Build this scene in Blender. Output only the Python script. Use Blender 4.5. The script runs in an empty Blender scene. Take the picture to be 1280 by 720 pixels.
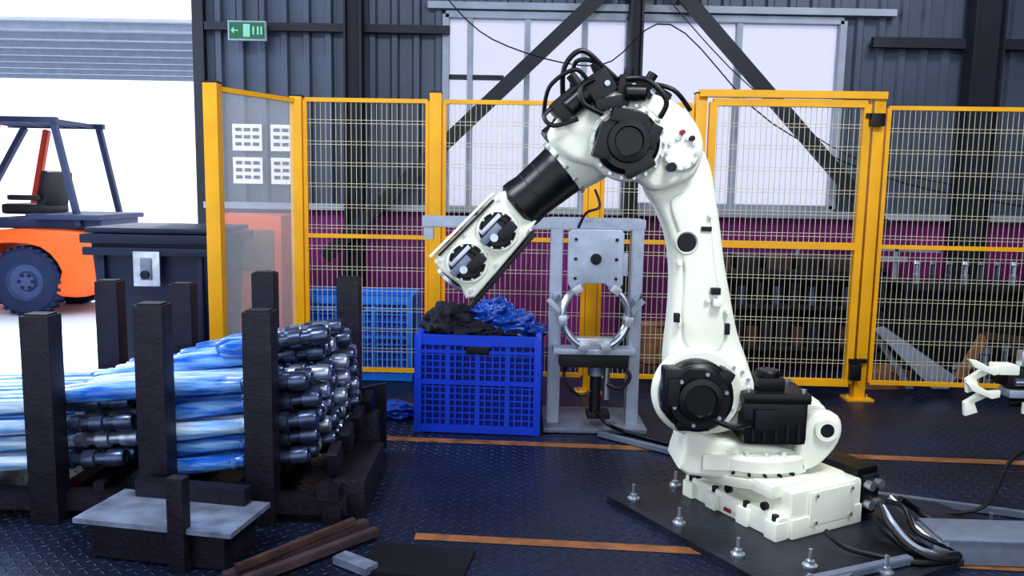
import bpy, bmesh, math, random
from mathutils import Vector, Matrix, Euler
random.seed(4)
sc=bpy.context.scene
sc.view_settings.view_transform='Standard'
try: sc.view_settings.look='Medium High Contrast'
except Exception: pass

# ---------------------------------------------------------------- materials
def lin(h):
    h=h.lstrip('#'); o=[]
    for i in (0,2,4):
        c=int(h[i:i+2],16)/255
        o.append(c/12.92 if c<=.04045 else ((c+.055)/1.055)**2.4)
    return (*o,1)
def mat(name,hexc,rough=.5,metal=0,var=.15,scale=6,bump=0,bscale=40,spec=.5,trans=0,alpha=1,emit=0,coat=0,hex2=None,stretch=None):
    m=bpy.data.materials.new(name); m.use_nodes=True; nt=m.node_tree; N=nt.nodes; L=nt.links
    b=N['Principled BSDF']; c=lin(hexc)
    tc=N.new('ShaderNodeTexCoord'); nz=N.new('ShaderNodeTexNoise'); nz.inputs['Scale'].default_value=scale; nz.inputs['Detail'].default_value=5
    src=tc.outputs['Object']
    if stretch:
        mp=N.new('ShaderNodeMapping'); mp.inputs['Scale'].default_value=stretch; L.new(src,mp.inputs['Vector']); src=mp.outputs[0]
    L.new(src,nz.inputs['Vector'])
    cr=N.new('ShaderNodeValToRGB')
    cr.color_ramp.elements[0].position=.3; cr.color_ramp.elements[1].position=.7
    cr.color_ramp.elements[0].color=(c[0]*(1-var),c[1]*(1-var),c[2]*(1-var),1)
    cr.color_ramp.elements[1].color=lin(hex2) if hex2 else (min(1,c[0]*(1+var)),min(1,c[1]*(1+var)),min(1,c[2]*(1+var)),1)
    if hex2: cr.color_ramp.elements[0].position=.40; cr.color_ramp.elements[1].position=.66
    L.new(nz.outputs['Fac'],cr.inputs[0]); L.new(cr.outputs[0],b.inputs['Base Color'])
    b.inputs['Roughness'].default_value=rough; b.inputs['Metallic'].default_value=metal
    b.inputs['Specular IOR Level'].default_value=spec
    b.inputs['Transmission Weight'].default_value=trans; b.inputs['Alpha'].default_value=alpha
    b.inputs['Coat Weight'].default_value=coat
    if emit:
        L.new(cr.outputs[0],b.inputs['Emission Color']); b.inputs['Emission Strength'].default_value=emit
    if bump:
        n2=N.new('ShaderNodeTexNoise'); n2.inputs['Scale'].default_value=bscale; n2.inputs['Detail'].default_value=3
        L.new(src,n2.inputs['Vector'])
        bp=N.new('ShaderNodeBump'); bp.inputs['Strength'].default_value=bump; bp.inputs['Distance'].default_value=.01
        L.new(n2.outputs['Fac'],bp.inputs['Height']); L.new(bp.outputs[0],b.inputs['Normal'])
    return m
M={}
M['cream']=mat('robot_cream','#f1f3e4',.36,0,.03,3,coat=.2)
M['black']=mat('black_plastic','#090a0f',.35,0,.2)
M['dblack']=mat('black_paint','#0e1018',.5,0,.3)
M['hose']=mat('hose_black','#0a0b11',.45)
M['steel']=mat('steel_bright','#c4c9d4',.3,.85,.15,20)
M['chrome']=mat('chrome','#c2c8d4',.2,.9,.1)
M['grey']=mat('galvanised_grey','#7f899c',.45,.5,.12,15)
M['alu']=mat('aluminium','#a9b2c4',.4,.55,.12,12)
M['yellow']=mat('fence_yellow','#e8a912',.4,0,.08,5)
M['wire']=mat('mesh_wire','#c6c0a4',.4,.1,.1)
M['purple']=mat('wall_purple','#74196a',.6,0,.35,2.0)
M['clad']=mat('wall_cladding','#475062',.5,.1,.15,2)
M['beam']=mat('beam_dark','#171b28',.6,0,.3,4)
M['frame']=mat('window_frame','#8d96a6',.5,0,.1)
M['rack']=mat('rack_steel','#1f1c2b',.5,.2,.35,14,bump=.3,bscale=60)
M['racks']=mat('pale_steel_glare','#98a2ba',.32,.5,.4,10,bump=.2)  # pale steel; its colour also carries the glare on the pedestal top
M['crate']=mat('crate_blue','#1048d4',.4,0,.08,5)
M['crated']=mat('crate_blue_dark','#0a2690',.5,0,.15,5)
M['crate2']=mat('crate_lightblue','#2a86ea',.4,0,.1,5)
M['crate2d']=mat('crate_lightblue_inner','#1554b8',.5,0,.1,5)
M['bag']=mat('plastic_bag_blue','#14479f',.25,0,.35,9,bump=.5,bscale=14,coat=.3)
M['cloth']=mat('dark_navy_cloth','#0f1526',.8,0,.3,6,bump=.3,bscale=12)
M['wrap']=mat('plastic_wrap_blue','#1c68cf',.2,0,.15,5,bump=.5,bscale=10,coat=.6,hex2='#8cc2f6',stretch=(.7,6,6))  # pale streaks are highlights along the film, put into the colour
M['wrapw']=mat('plastic_wrap_pale','#86b8ee',.2,0,.1,5,bump=.5,bscale=10,coat=.6,hex2='#e8f3ff',stretch=(.7,6,6))  # paler film, near-white streaks painted in as highlights
M['shaft']=mat('shaft_metal','#a8b2c6',.28,.75,.3,25)
M['shaftd']=mat('shaft_metal_dark','#545e78',.3,.75,.3,25)
M['bin']=mat('bin_navy','#0f1a3a',.45,0,.15,3)
M['orange']=mat('forklift_orange','#f0641e',.4,0,.08,3)
M['red']=mat('forklift_red','#b8402c',.4,0,.08,3)
M['fork']=mat('forklift_dark','#2a3558',.5,0,.1,3)
M['tyre']=mat('tyre_rubber','#1c2a4c',.8,0,.15,8)
M['rim']=mat('wheel_rim','#46557c',.5,.3,.15,8)
M['white']=mat('paper_white','#e8e8ea',.7,0,.04)
M['ink']=mat('paper_ink','#3b3f4a',.7)
M['green']=mat('exit_green','#0b5c3c',.5,0,.05,emit=.05)
M['greenw']=mat('exit_white','#7db8a0',.5,0,.05,emit=.05)
M['card']=mat('cardboard','#8a6248',.8,0,.2,10)
M['rust']=mat('rust_brown','#4a3230',.7,0,.4,12,bump=.3)
M['wood']=mat('wood_brown','#43343a',.7,0,.4,9,bump=.3)
M['redp']=mat('machine_red','#8b1a2a',.6,0,.3)
M['plate']=mat('base_plate_steel','#2a2e3a',.42,.3,.4,7,bump=.25,bscale=50)
M['line']=mat('floor_line_orange','#8c5c3a',.55,0,.45,12)
M['concrete']=mat('concrete_pale','#d4dae6',.7,0,.06,.8)
M['canopy']=mat('canopy_metal','#b8bec8',.6,0,.1,1)
M['ceil']=mat('ceiling_grey','#6a7280',.7,0,.1,1)
M['acryl']=mat('acrylic_panel','#dfe6ee',.1,0,.02,alpha=.22)
g=bpy.data.materials.new('window_glazing'); g.use_nodes=True; nt=g.node_tree; nt.nodes.clear()
o=nt.nodes.new('ShaderNodeOutputMaterial'); t=nt.nodes.new('ShaderNodeBsdfTransparent'); tl=nt.nodes.new('ShaderNodeBsdfTranslucent')
mx=nt.nodes.new('ShaderNodeMixShader'); mx.inputs[0].default_value=.45
t.inputs[0].default_value=(.64,.64,.69,1); tl.inputs[0].default_value=(.56,.56,.6,1)
nt.links.new(t.outputs[0],mx.inputs[1]); nt.links.new(tl.outputs[0],mx.inputs[2]); nt.links.new(mx.outputs[0],o.inputs[0])
M['glaze']=g
def floor_mat():
    m=bpy.data.materials.new('floor_chequer_plate'); m.use_nodes=True; nt=m.node_tree; N=nt.nodes; L=nt.links
    b=N['Principled BSDF']
    geo=N.new('ShaderNodeTexCoord'); mp=N.new('ShaderNodeMapping'); mp.inputs['Rotation'].default_value=(0,0,math.radians(45))
    S=1/.045; mp.inputs['Scale'].default_value=(S,S,S); L.new(geo.outputs['Object'],mp.inputs['Vector'])
    sp=N.new('ShaderNodeSeparateXYZ'); L.new(mp.outputs[0],sp.inputs[0])
    def mt(op,a,bb=None,c=None):
        n=N.new('ShaderNodeMath'); n.operation=op
        for i,x in enumerate((a,bb,c)):
            if x is None: continue
            if isinstance(x,(int,float)): n.inputs[i].default_value=x
            else: L.new(x,n.inputs[i])
        return n.outputs[0]
    fx=mt('SUBTRACT',mt('FRACT',sp.outputs[0]),.5); fy=mt('SUBTRACT',mt('FRACT',sp.outputs[1]),.5)
    par=mt('FLOORED_MODULO',mt('ADD',mt('FLOOR',sp.outputs[0]),mt('FLOOR',sp.outputs[1])),2)
    ax=mt('ADD',mt('MULTIPLY',par,2.6),1.1); ay=mt('SUBTRACT',3.7,mt('MULTIPLY',par,2.6))
    d=mt('ADD',mt('POWER',mt('MULTIPLY',mt('ABSOLUTE',fx),ax),2),mt('POWER',mt('MULTIPLY',mt('ABSOLUTE',fy),ay),2))
    h=mt('MAXIMUM',mt('SUBTRACT',1,mt('MULTIPLY',d,3.4)),0)
    bp=N.new('ShaderNodeBump'); bp.inputs['Strength'].default_value=1; bp.inputs['Distance'].default_value=.009
    L.new(h,bp.inputs['Height']); L.new(bp.outputs[0],b.inputs['Normal'])
    nz=N.new('ShaderNodeTexNoise'); nz.inputs['Scale'].default_value=1.6; nz.inputs['Detail'].default_value=6; L.new(geo.outputs['Object'],nz.inputs['Vector'])
    cr=N.new('ShaderNodeValToRGB'); cr.color_ramp.elements[0].position=.35; cr.color_ramp.elements[1].position=.7
    cr.color_ramp.elements[0].color=lin('#141a2e'); cr.color_ramp.elements[1].color=lin('#202b49')
    L.new(nz.outputs['Fac'],cr.inputs[0])
    # raised studs a little brighter than the plate between them
    wm=N.new('ShaderNodeMix'); wm.data_type='RGBA'; wm.inputs[7].default_value=lin('#3c4a6c'); L.new(mt('MULTIPLY',h,.6),wm.inputs[0]); L.new(cr.outputs[0],wm.inputs[6])
    L.new(wm.outputs[2],b.inputs['Base Color'])
    rr=N.new('ShaderNodeMapRange'); rr.inputs[3].default_value=.28; rr.inputs[4].default_value=.46; L.new(nz.outputs['Fac'],rr.inputs[0])
    L.new(rr.outputs[0],b.inputs['Roughness']); b.inputs['Metallic'].default_value=.25
    return m
M['floor']=floor_mat()

# ---------------------------------------------------------------- mesh builder
def V(*a): return Vector(a)
class B:
    def __init__(s,name): s.name=name; s.bm=bmesh.new(); s.mats=[]
    def idx(s,m):
        if m not in s.mats: s.mats.append(m)
        return s.mats.index(m)
    def add(s,t,m,X=None):
        bmesh.ops.recalc_face_normals(t,faces=t.faces[:])
        i=s.idx(m)
        for f in t.faces: f.material_index=i
        if X is not None: t.transform(X)
        me=bpy.data.meshes.new('tmp'); t.to_mesh(me); t.free(); s.bm.from_mesh(me); bpy.data.meshes.remove(me)
    def box(s,c,size,m,rot=(0,0,0),bev=0,taper=None):
        t=bmesh.new(); bmesh.ops.create_cube(t,size=1)
        for v in t.verts:
            k=1
            if taper and v.co.z<0: k=taper
            v.co=Vector((v.co.x*size[0]*k,v.co.y*size[1]*k,v.co.z*size[2]))
        if bev: bmesh.ops.bevel(t,geom=t.edges[:],offset=bev,segments=2,affect='EDGES',profile=.7)
        s.add(t,m,Matrix.Translation(c)@Euler(rot).to_matrix().to_4x4())
    def bar(s,p0,p1,w,h,m,bev=0,up=(0,0,1)):
        p0=Vector(p0);p1=Vector(p1); d=p1-p0; L=d.length; z=d.normalized()
        u=Vector(up)
        if abs(z.dot(u))>.99: u=Vector((0,1,0))
        x=u.cross(z).normalized(); y=z.cross(x)
        t=bmesh.new(); bmesh.ops.create_cube(t,size=1)
        for v in t.verts: v.co=Vector((v.co.x*w,v.co.y*h,v.co.z*L))
        if bev: bmesh.ops.bevel(t,geom=t.edges[:],offset=bev,segments=2,affect='EDGES')
        R=Matrix((x,y,z)).transposed().to_4x4()
        s.add(t,m,Matrix.Translation((p0+p1)/2)@R)
    def lathe(s,p0,d,prof,m,seg=28):
        p0=Vector(p0); z=Vector(d).normalized(); u=V(0,0,1) if abs(z.z)<.9 else V(0,1,0)
        x=u.cross(z).normalized(); y=z.cross(x)
        t=bmesh.new(); rings=[]
        for a,r in prof:
            if r<=1e-6: rings.append([t.verts.new(p0+z*a)])
            else: rings.append([t.verts.new(p0+z*a+(x*math.cos(2*math.pi*k/seg)+y*math.sin(2*math.pi*k/seg))*r) for k in range(seg)])
        for a,b in zip(rings,rings[1:]):
            if len(a)==1 and len(b)==1: continue
            for k in range(seg):
                k2=(k+1)%seg
                if len(a)==1: t.faces.new((a[0],b[k],b[k2]))
                elif len(b)==1: t.faces.new((a[k],a[k2],b[0]))
                else: t.faces.new((a[k],a[k2],b[k2],b[k]))
        s.add(t,m)
    def cyl(s,p0,p1,r,m,r1=None,seg=24,ch=0):
        p0=Vector(p0);p1=Vector(p1);L=(p1-p0).length; r1=r if r1 is None else r1
        pr=[(0,0),(0,r-ch),(ch,r),(L-ch,r1),(L,r1-ch),(L,0)] if ch else [(0,0),(0,r),(L,r1),(L,0)]
        s.lathe(p0,p1-p0,pr,m,seg)
    def prism(s,pts,y0,y1,m,bev=0,X=None):
        t=bmesh.new(); a=[t.verts.new((p[0],y0,p[1])) for p in pts]; b=[t.verts.new((p[0],y1,p[1])) for p in pts]
        fa=t.faces.new(a); fb=t.faces.new(list(reversed(b))); n=len(pts)
        for i in range(n):
            j=(i+1)%n; t.faces.new((a[j],a[i],b[i],b[j]))
        bmesh.ops.recalc_face_normals(t,faces=t.faces[:])
        if bev:
            es=list(set(list(fa.edges)+list(fb.edges)))
            bmesh.ops.bevel(t,geom=es,offset=bev,segments=3,affect='EDGES',profile=.5)
        s.add(t,m,X)
    def tube(s,pts,r,m,seg=8,sm=6,closed=False):
        P=[Vector(p) for p in pts]
        if sm: P=[Vector(q) for q in cat([tuple(p) for p in P],sm,closed)]
        t=bmesh.new(); rings=[]; prev=None
        n=len(P)
        for i,p in enumerate(P):
            if closed: d=(P[(i+1)%n]-P[i-1])
            else: d=P[min(i+1,n-1)]-P[max(i-1,0)]
            d.normalize()
            if prev is None:
                u=V(0,0,1) if abs(d.z)<.9 else V(0,1,0); x=u.cross(d).normalized()
            else:
                x=prev-d*prev.dot(d); x.normalize()
            prev=x; y=d.cross(x)
            rings.append([t.verts.new(p+(x*math.cos(2*math.pi*k/seg)+y*math.sin(2*math.pi*k/seg))*r) for k in range(seg)])
        R=list(zip(rings,rings[1:]))
        if closed: R.append((rings[-1],rings[0]))
        for a,b in R:
            for k in range(seg): t.faces.new((a[k],a[(k+1)%seg],b[(k+1)%seg],b[k]))
        if not closed:
            t.faces.new(rings[0]); t.faces.new(list(reversed(rings[-1])))
        s.add(t,m)
    def blob(s,c,size,m,amp=.25,sub=4,seed=0,freq=3):
        from mathutils import noise
        t=bmesh.new(); bmesh.ops.create_icosphere(t,subdivisions=sub,radius=1)
        for v in t.verts:
            n=noise.noise(v.co*freq+Vector((seed*7.3,seed*3.1,0)))+.5*noise.noise(v.co*freq*2.3+Vector((seed,0,5)))
            v.co*=1+amp*n; v.co=Vector((v.co.x*size[0],v.co.y*size[1],v.co.z*size[2]))
        s.add(t,m,Matrix.Translation(c))
    def quad(s,pts,m):
        t=bmesh.new(); t.faces.new([t.verts.new(p) for p in pts]); 
        i=s.idx(m)
        me=bpy.data.meshes.new('tmp')
        for f in t.faces: f.material_index=i
        t.to_mesh(me); t.free(); s.bm.from_mesh(me); bpy.data.meshes.remove(me)
    def done(s,ang=35,X=None):
        me=bpy.data.meshes.new(s.name); 
        if X is not None: s.bm.transform(X)
        s.bm.to_mesh(me); s.bm.free()
        for m in s.mats: me.materials.append(M[m])
        me.polygons.foreach_set('use_smooth',[True]*len(me.polygons)); me.set_sharp_from_angle(angle=math.radians(ang))
        ob=bpy.data.objects.new(s.name,me); bpy.context.collection.objects.link(ob); return ob
def cat(P,n=4,closed=True):
    out=[];N=len(P); D=len(P[0])
    rng=range(N) if closed else range(N-1)
    for i in rng:
        p0=P[i-1] if (closed or i>0) else P[0]; p1=P[i]; p2=P[(i+1)%N]; p3=P[(i+2)%N] if (closed or i+2<N) else P[-1]
        for k in range(n):
            t=k/n
            out.append(tuple(.5*((2*p1[d])+(-p0[d]+p2[d])*t+(2*p0[d]-5*p1[d]+4*p2[d]-p3[d])*t*t+(-p0[d]+3*p1[d]-3*p2[d]+p3[d])*t**3) for d in range(D)))
    if not closed: out.append(P[-1])
    return out

# ---------------------------------------------------------------- camera
cd=bpy.data.cameras.new('camera'); cam=bpy.data.objects.new('camera',cd); bpy.context.collection.objects.link(cam); sc.camera=cam
cd.sensor_width=36; cd.lens=28.125; cd.clip_end=300
cam.matrix_world=Matrix.Translation((0,0,1.5))@Matrix.Rotation(math.radians(90-7.1),4,'X')@Matrix.Rotation(.018,4,'Z')

# ---------------------------------------------------------------- room
b=B('floor'); b.quad([(-3.3,-3,0),(7,-3,0),(7,7.6,0),(-2.75,7.6,0),(-2.75,5.3,0),(-3.3,5.3,0)],'floor'); b.done()
b=B('ground_outside'); b.quad([(-40,-3,-.004),(-2.75,-3,-.004),(-2.75,7.6,-.004),(-40,7.6,-.004)],'concrete')
b.quad([(-40,7.6,-.004),(40,7.6,-.004),(40,60,-.004),(-40,60,-.004)],'concrete'); b.done()
b=B('floor_marking_line')
b.quad([(-1.3,4.72,.002),(-1.3,4.64,.002),(5,4.22,.002),(5,4.30,.002)],'line')
b.quad([(-.40,3.33,.002),(-.40,3.265,.002),(5,2.84,.002),(5,2.905,.002)],'line'); b.done()

WY=7.5
b=B('wall_back')
def clad(x0,x1,z0,z1,p=.2,m='clad'):
    n=int((x1-x0)/p); pts=[]
    for i in range(n+1):
        x=x0+i*p
        for dx,dy in ((0,0),(.1*p/.2,0),(.12*p/.2,-.035),(.17*p/.2,-.035),(.19*p/.2,0)):
            if x+dx<=x1: pts.append((x+dx,WY+dy))
    pts.append((x1,WY))
    t=bmesh.new()
    for (xa,ya),(xb,yb) in zip(pts,pts[1:]):
        if xb-xa<1e-5: continue
        t.faces.new([t.verts.new((xa,ya,z0)),t.verts.new((xb,yb,z0)),t.verts.new((xb,yb,z1)),t.verts.new((xa,ya,z1))])
    bmesh.ops.remove_doubles(t,verts=t.verts[:],dist=1e-5)
    b.add(t,m)
clad(-2.85,-.66,1.3,5); clad(2.96,7,1.3,5); clad(-.66,2.96,3.06,5); clad(-9,-2.85,3.75,5)
b.box((2.07,WY+.06,.65),(9.86,.12,1.3),'purple')
b.box((2.07,WY-.04,1.3),(9.86,.1,.06),'frame')
b.box((-2.87,WY,2.5),(.1,.16,5),'beam')
b.done()
b=B('wall_right'); b.box((7.05,2.3,2.5),(.1,10.6,5),'clad'); b.done()
b=B('wall_left'); b.box((-9.05,2.3,2.5),(.1,10.6,5),'clad'); b.done()
b=B('ceiling'); b.box((-1,2.3,5.05),(16.2,10.6,.1),'ceil'); b.done()

for i,(x0,x1,z0,z1,mul) in enumerate(((-.64,1.02,1.3,3.05,(-.42,.1,.62)),(1.1,2.95,1.36,3.05,(2.02,)))):
    b=B(f'window_{i+1}')
    b.box(((x0+x1)/2,WY+.03,(z0+z1)/2),(x1-x0,.01,z1-z0),'glaze')
    for x in (x0,x1): b.box((x,WY,(z0+z1)/2),(.06,.1,z1-z0),'frame')
    for z in (z0,z1): b.box(((x0+x1)/2,WY,z),(x1-x0,.1,.06),'frame')
    for x in mul: b.box((x,WY,(z0+z1)/2),(.05,.08,z1-z0),'frame')
    if i==0:
        b.box(((x0+x1)/2-.55,WY,2.5),(.5,.06,.04),'beam')
    b.done()
b=B('steel_column'); 
for x,w in ((4.17,.26),(-1.45,.14),(1.06,.1)):
    b.box((x,WY-.15,2.5),(w,.03,5),'beam'); b.box((x-w/2,WY-.15,2.5),(.02,.16,5),'beam'); b.box((x+w/2,WY-.15,2.5),(.02,.16,5),'beam')
b.done()
b=B('diagonal_brace')
b.bar((.98,WY-.28,3.42),(-1.7,WY-.28,.85),.06,.12,'beam'); b.bar((1.15,WY-.28,3.5),(3.35,WY-.28,1.2),.06,.12,'beam')
b.box((1.06,WY-.26,3.45),(.5,.03,.35),'beam')
b.done()
b=B('wall_rail')
b.box((-1.7,WY-.08,2.9),(2.2,.06,.07),'beam'); b.box((5,WY-.08,2.86),(3.6,.06,.09),'beam')
b.box((1.3,WY-.05,3.12),(4.2,.08,.06),'frame')
b.done()
b=B('hanging_cable')
b.tube([(-.7,7.0,3.2),(-.2,7.0,2.75),(.7,7.0,2.55),(1.3,7.0,2.9),(2.2,7.0,2.1),(3.4,7.0,1.6),(5,7.0,1.35)],.006,'hose',6)
b.tube([(1.0,7.0,3.4),(2.0,7.0,2.4),(3.1,7.0,1.75),(4.6,7.0,1.5)],.005,'hose',6)
b.done()
b=B('canopy_roof')
b.box((-12,20,4.6),(18,8,.06),'canopy')
for k in range(8): b.box((-12,16.2+k*1.1,4.5),(18,.12,.14),'frame')
for x in (-20,-4): 
    for y in (16.4,23.5): b.box((x,y,2.3),(.15,.15,4.6),'frame')
b.done()

b=B('exit_sign')
b.box((-2.38,7.3,2.84),(.34,.04,.17),'frame',bev=.005); b.box((-2.38,7.278,2.84),(.31,.006,.14),'green')
b.box((-2.38,7.273,2.84),(.06,.005,.11),'greenw'); b.box((-2.48,7.273,2.84),(.05,.005,.012),'greenw'); b.prism([(-2.52,2.84),(-2.49,2.87),(-2.49,2.81)],7.27,7.274,'greenw')
for k in (.06,.1,.13): b.box((-2.38+k,7.273,2.84),(.016,.005,.07),'greenw')
for dx in (-.1,.1): b.cyl((-2.38+dx,7.3,2.92),(-2.38+dx,7.3,3.4),.006,'beam',seg=6)
b.box((-2.38,7.36,3.4),(.3,.2,.03),'beam')
b.done()
b=B('wall_notice')
for k,x in enumerate((-2.45,-2.1)):
    for j,z in enumerate((1.92,1.62)):
        b.box((x,WY-.06,z),(.27,.01,.24),'white')
        for r in range(3):
            for q in range(3): b.box((x-.08+q*.08,WY-.068,z+.07-r*.065),(.055,.006,.03),'ink')
b.done()

# ---------------------------------------------------------------- fence
def panel(b,p0,p1,z0,z1,zm=None,fw=.03,post=False,step=.037,hs=.15):
    p0=Vector((p0[0],p0[1],0)); p1=Vector((p1[0],p1[1],0)); d=p1-p0; L=d.length; u=d.normalized()
    up=lambda p,z: (p.x,p.y,z)
    for z in [z0,z1]+([zm] if zm else []): b.bar(up(p0,z),up(p1,z),fw,fw,'yellow')
    for p in (p0,p1): b.bar(up(p,z0),up(p,z1),fw,fw,'yellow')
    n=int(L/step)
    for i in range(1,n):
        q=p0+u*(L*i/n); b.bar(up(q,z0),up(q,z1),.0038,.0038,'wire')
    m=int((z1-z0)/hs)
    for i in range(1,m):
        z=z0+(z1-z0)*i/m
        for dz in (-.012,.012): b.bar(up(p0,z+dz),up(p1,z+dz),.0038,.0038,'wire')
def post(b,x,y,w,h,m='yellow'):
    b.box((x,y,h/2),(w,w,h),m,bev=.004); b.box((x,y,.008),(w*2.4,w*1.8,.016),m); b.box((x,y,h+.004),(w*1.05,w*1.05,.01),'dblack')
    for dx in (-1,1): b.cyl((x+dx*w*.9,y,0.01),(x+dx*w*.9,y,.04),.012,'steel',seg=8)
fence=B('safety_fence')
FA=(-1.93,5.2);FB=(-1.58,5.9);FC=(-.57,5.88);FD=(.58,5.83);FG=(1.32,5.82);FE=(2.52,5.77);FF=(4.3,5.68)
for p,w,h in ((FA,.09,2.13),(FB,.085,2.13),(FC,.085,2.17),(FD,.08,2.12),(FG,.08,2.19),(FF,.08,2.12)): post(fence,p[0],p[1],w,h)
post(fence,2.56,5.77,.08,2.2)
panel(fence,(FB[0]+.06,FB[1]),(FC[0]-.06,FC[1]),.13,2.11,1.13)
panel(fence,(FC[0]+.06,FC[1]),(FD[0]-.06,FD[1]),.13,2.11,1.13)
panel(fence,(FD[0]+.06,FD[1]),(FG[0]-.06,FG[1]),.13,2.11,1.13)
panel(fence,(2.64,5.77),(FF[0]-.06,FF[1]),.13,2.11,1.13)
fence.bar((FA[0],FA[1],2.1),(FB[0],FB[1],2.1),.03,.03,'yellow'); fence.bar((FA[0],FA[1],.2),(FB[0],FB[1],.2),.03,.03,'yellow')
fence.bar((FA[0],FA[1],1.15),(FB[0],FB[1],1.15),.004,1.86,'acryl')
fence.done()
g=B('fence_gate')
panel(g,(1.40,5.78),(2.47,5.74),.13,2.13,1.13,.05)
g.bar((1.30,5.78,2.19),(2.6,5.74,2.19),.07,.05,'yellow')
for z in (.3,2.05): g.box((2.52,5.71,z),(.13,.03,.03),'black')
g.box((2.53,5.70,2.02),(.1,.05,.09),'black',bev=.008); g.box((2.50,5.70,.22),(.08,.05,.12),'black',bev=.008)
g.done()

# ---------------------------------------------------------------- robot
r=B('industrial_robot_arm')
ang=math.radians(28.4)
RB=Matrix.Translation((1.235,3.63,0))@Matrix.Rotation(ang,4,'Z')
def rb(c,size,m,bev=.01,**k):
    t=RB@Vector(c); r.box(t,size,m,rot=(0,0,ang),bev=bev,**k)
rb((.02,0,.135),(.44,.62,.20),'cream',.02)
rb((-.03,0,.225),(.46,.50,.06),'cream',.02)
rb((-.20,.0,.08),(.12,.60,.10),'cream',.012)
rb((.02,-.28,.075),(.44,.08,.09),'cream',.012)
for yy in (-.27,-.1,.1,.26): 
    rb((-.245,yy,.07),(.07,.07,.08),'cream',.01)
    p=RB@Vector((-.25,yy,.1)); r.cyl(p,p+V(0,0,.035),.016,'dblack',seg=8)
rb((.30,-.12,.155),(.14,.34,.23),'black',.012)
rb((.30,-.30,.16),(.10,.03,.16),'dblack',.008)
for yy in (-.22,-.12,-.02): 
    for zz in (.10,.19):
        a=RB@Vector((.37,yy,zz)); c=RB@Vector((.40,yy,zz)); r.cyl(a,c,.03,'steel',seg=14)
for xx,zz in ((.27,.2),(.33,.2),(.27,.11),(.33,.11)):
    a=RB@Vector((xx,-.31,zz)); c=RB@Vector((xx,-.345,zz)); r.cyl(a,c,.022,'steel',seg=14)
rb((.04,-.318,.15),(.28,.012,.15),'cream',.004)
for xx in (-.07,.15):
    for zz in (.09,.21): a=RB@Vector((xx,-.32,zz)); c=RB@Vector((xx,-.334,zz)); r.cyl(a,c,.008,'steel',seg=8)
for (yy,zz) in ((-.22,.16),(0,.16),(.2,.16)):
    a=RB@Vector((-.255,yy,zz)); c=RB@Vector((-.275,yy,zz)); r.cyl(a,c,.018,'dblack',seg=12)
a=RB@Vector((-.285,-.02,.07)); r.box(a,(.01,.04,.015),'redp',rot=(0,0,ang))
JX,JY=1.13,3.66
r.lathe((JX,JY,.20),(0,0,1),[(0,0),(0,.27),(.03,.28),(.045,.28),(.05,.25),(.075,.25),(.08,.285),(.13,.285),(.15,.27),(.15,0)],'cream',48)
for k in range(20):
    a=k*math.pi/10; r.cyl((JX+.262*math.cos(a),JY+.262*math.sin(a),.34),(JX+.262*math.cos(a),JY+.262*math.sin(a),.365),.012,'cream',seg=8)
for k in range(24):
    a=k*math.pi/12; r.cyl((JX+.25*math.cos(a),JY+.25*math.sin(a),.262),(JX+.272*math.cos(a),JY+.272*math.sin(a),.262),.007,'dblack',seg=6)
tur=cat([(.83,.30),(.87,.26),(1.10,.25),(1.33,.25),(1.37,.31),(1.43,.36),(1.475,.42),(1.485,.48),(1.46,.53),(1.40,.55),(1.34,.53),(1.31,.45),(1.26,.40),(1.15,.40),(1.10,.46),(1.09,.62),(1.02,.72),(.90,.76),(.80,.72),(.76,.60),(.77,.45)],3)
r.prism(tur,3.67,3.86,'cream',.02)
r.prism(cat([(.80,.24),(1.28,.24),(1.32,.33),(1.2,.38),(.95,.40),(.80,.46),(.78,.36)],3),3.44,3.72,'cream',.02)
r.box((.93,3.43,.31),(.14,.02,.07),'cream',bev=.008); r.box((1.12,3.43,.31),(.10,.015,.05),'cream',bev=.006); r.box((1.13,3.42,.31),(.05,.01,.02),'ink')
for y0 in (3.44,3.60):
    r.prism(cat([(1.30,.27),(1.38,.30),(1.45,.38),(1.475,.46),(1.455,.525),(1.39,.545),(1.33,.52),(1.29,.42),(1.27,.33)],3),y0,y0+.07,'cream',.015)
r.cyl((1.40,3.42,.465),(1.40,3.87,.465),.035,'dblack',ch=.004); r.lathe((1.40,3.44,.465),(0,-1,0),[(0,.055),(.02,.05),(.02,.03),(.005,.028),(.005,0)],'cream')
# J1 motor
mx_,mz=1.165,.50
r.box((mx_,3.52,mz),(.28,.24,.20),'black',bev=.03); r.box((mx_,3.52,mz+.11),(.30,.26,.05),'black',bev=.02)
r.box((mx_-.01,3.52,mz+.16),(.12,.14,.06),'black',bev=.015); r.cyl((mx_-.01,3.52,mz+.17),(mx_-.01,3.52,mz+.215),.055,'black',ch=.008)
r.box((mx_+.13,3.50,mz+.06),(.05,.1,.10),'black',bev=.01); r.box((mx_-.05,3.39,mz+.02),(.1,.03,.09),'dblack',bev=.008)
for k in range(5): r.box((mx_-.10+k*.05,3.398,mz-.04),(.012,.01,.08),'dblack')
for dx in (-.12,.12):
    for dy in (-.1,.1): r.cyl((mx_+dx,3.52+dy,mz+.13),(mx_+dx,3.52+dy,mz+.15),.012,'steel',seg=8)
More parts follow.
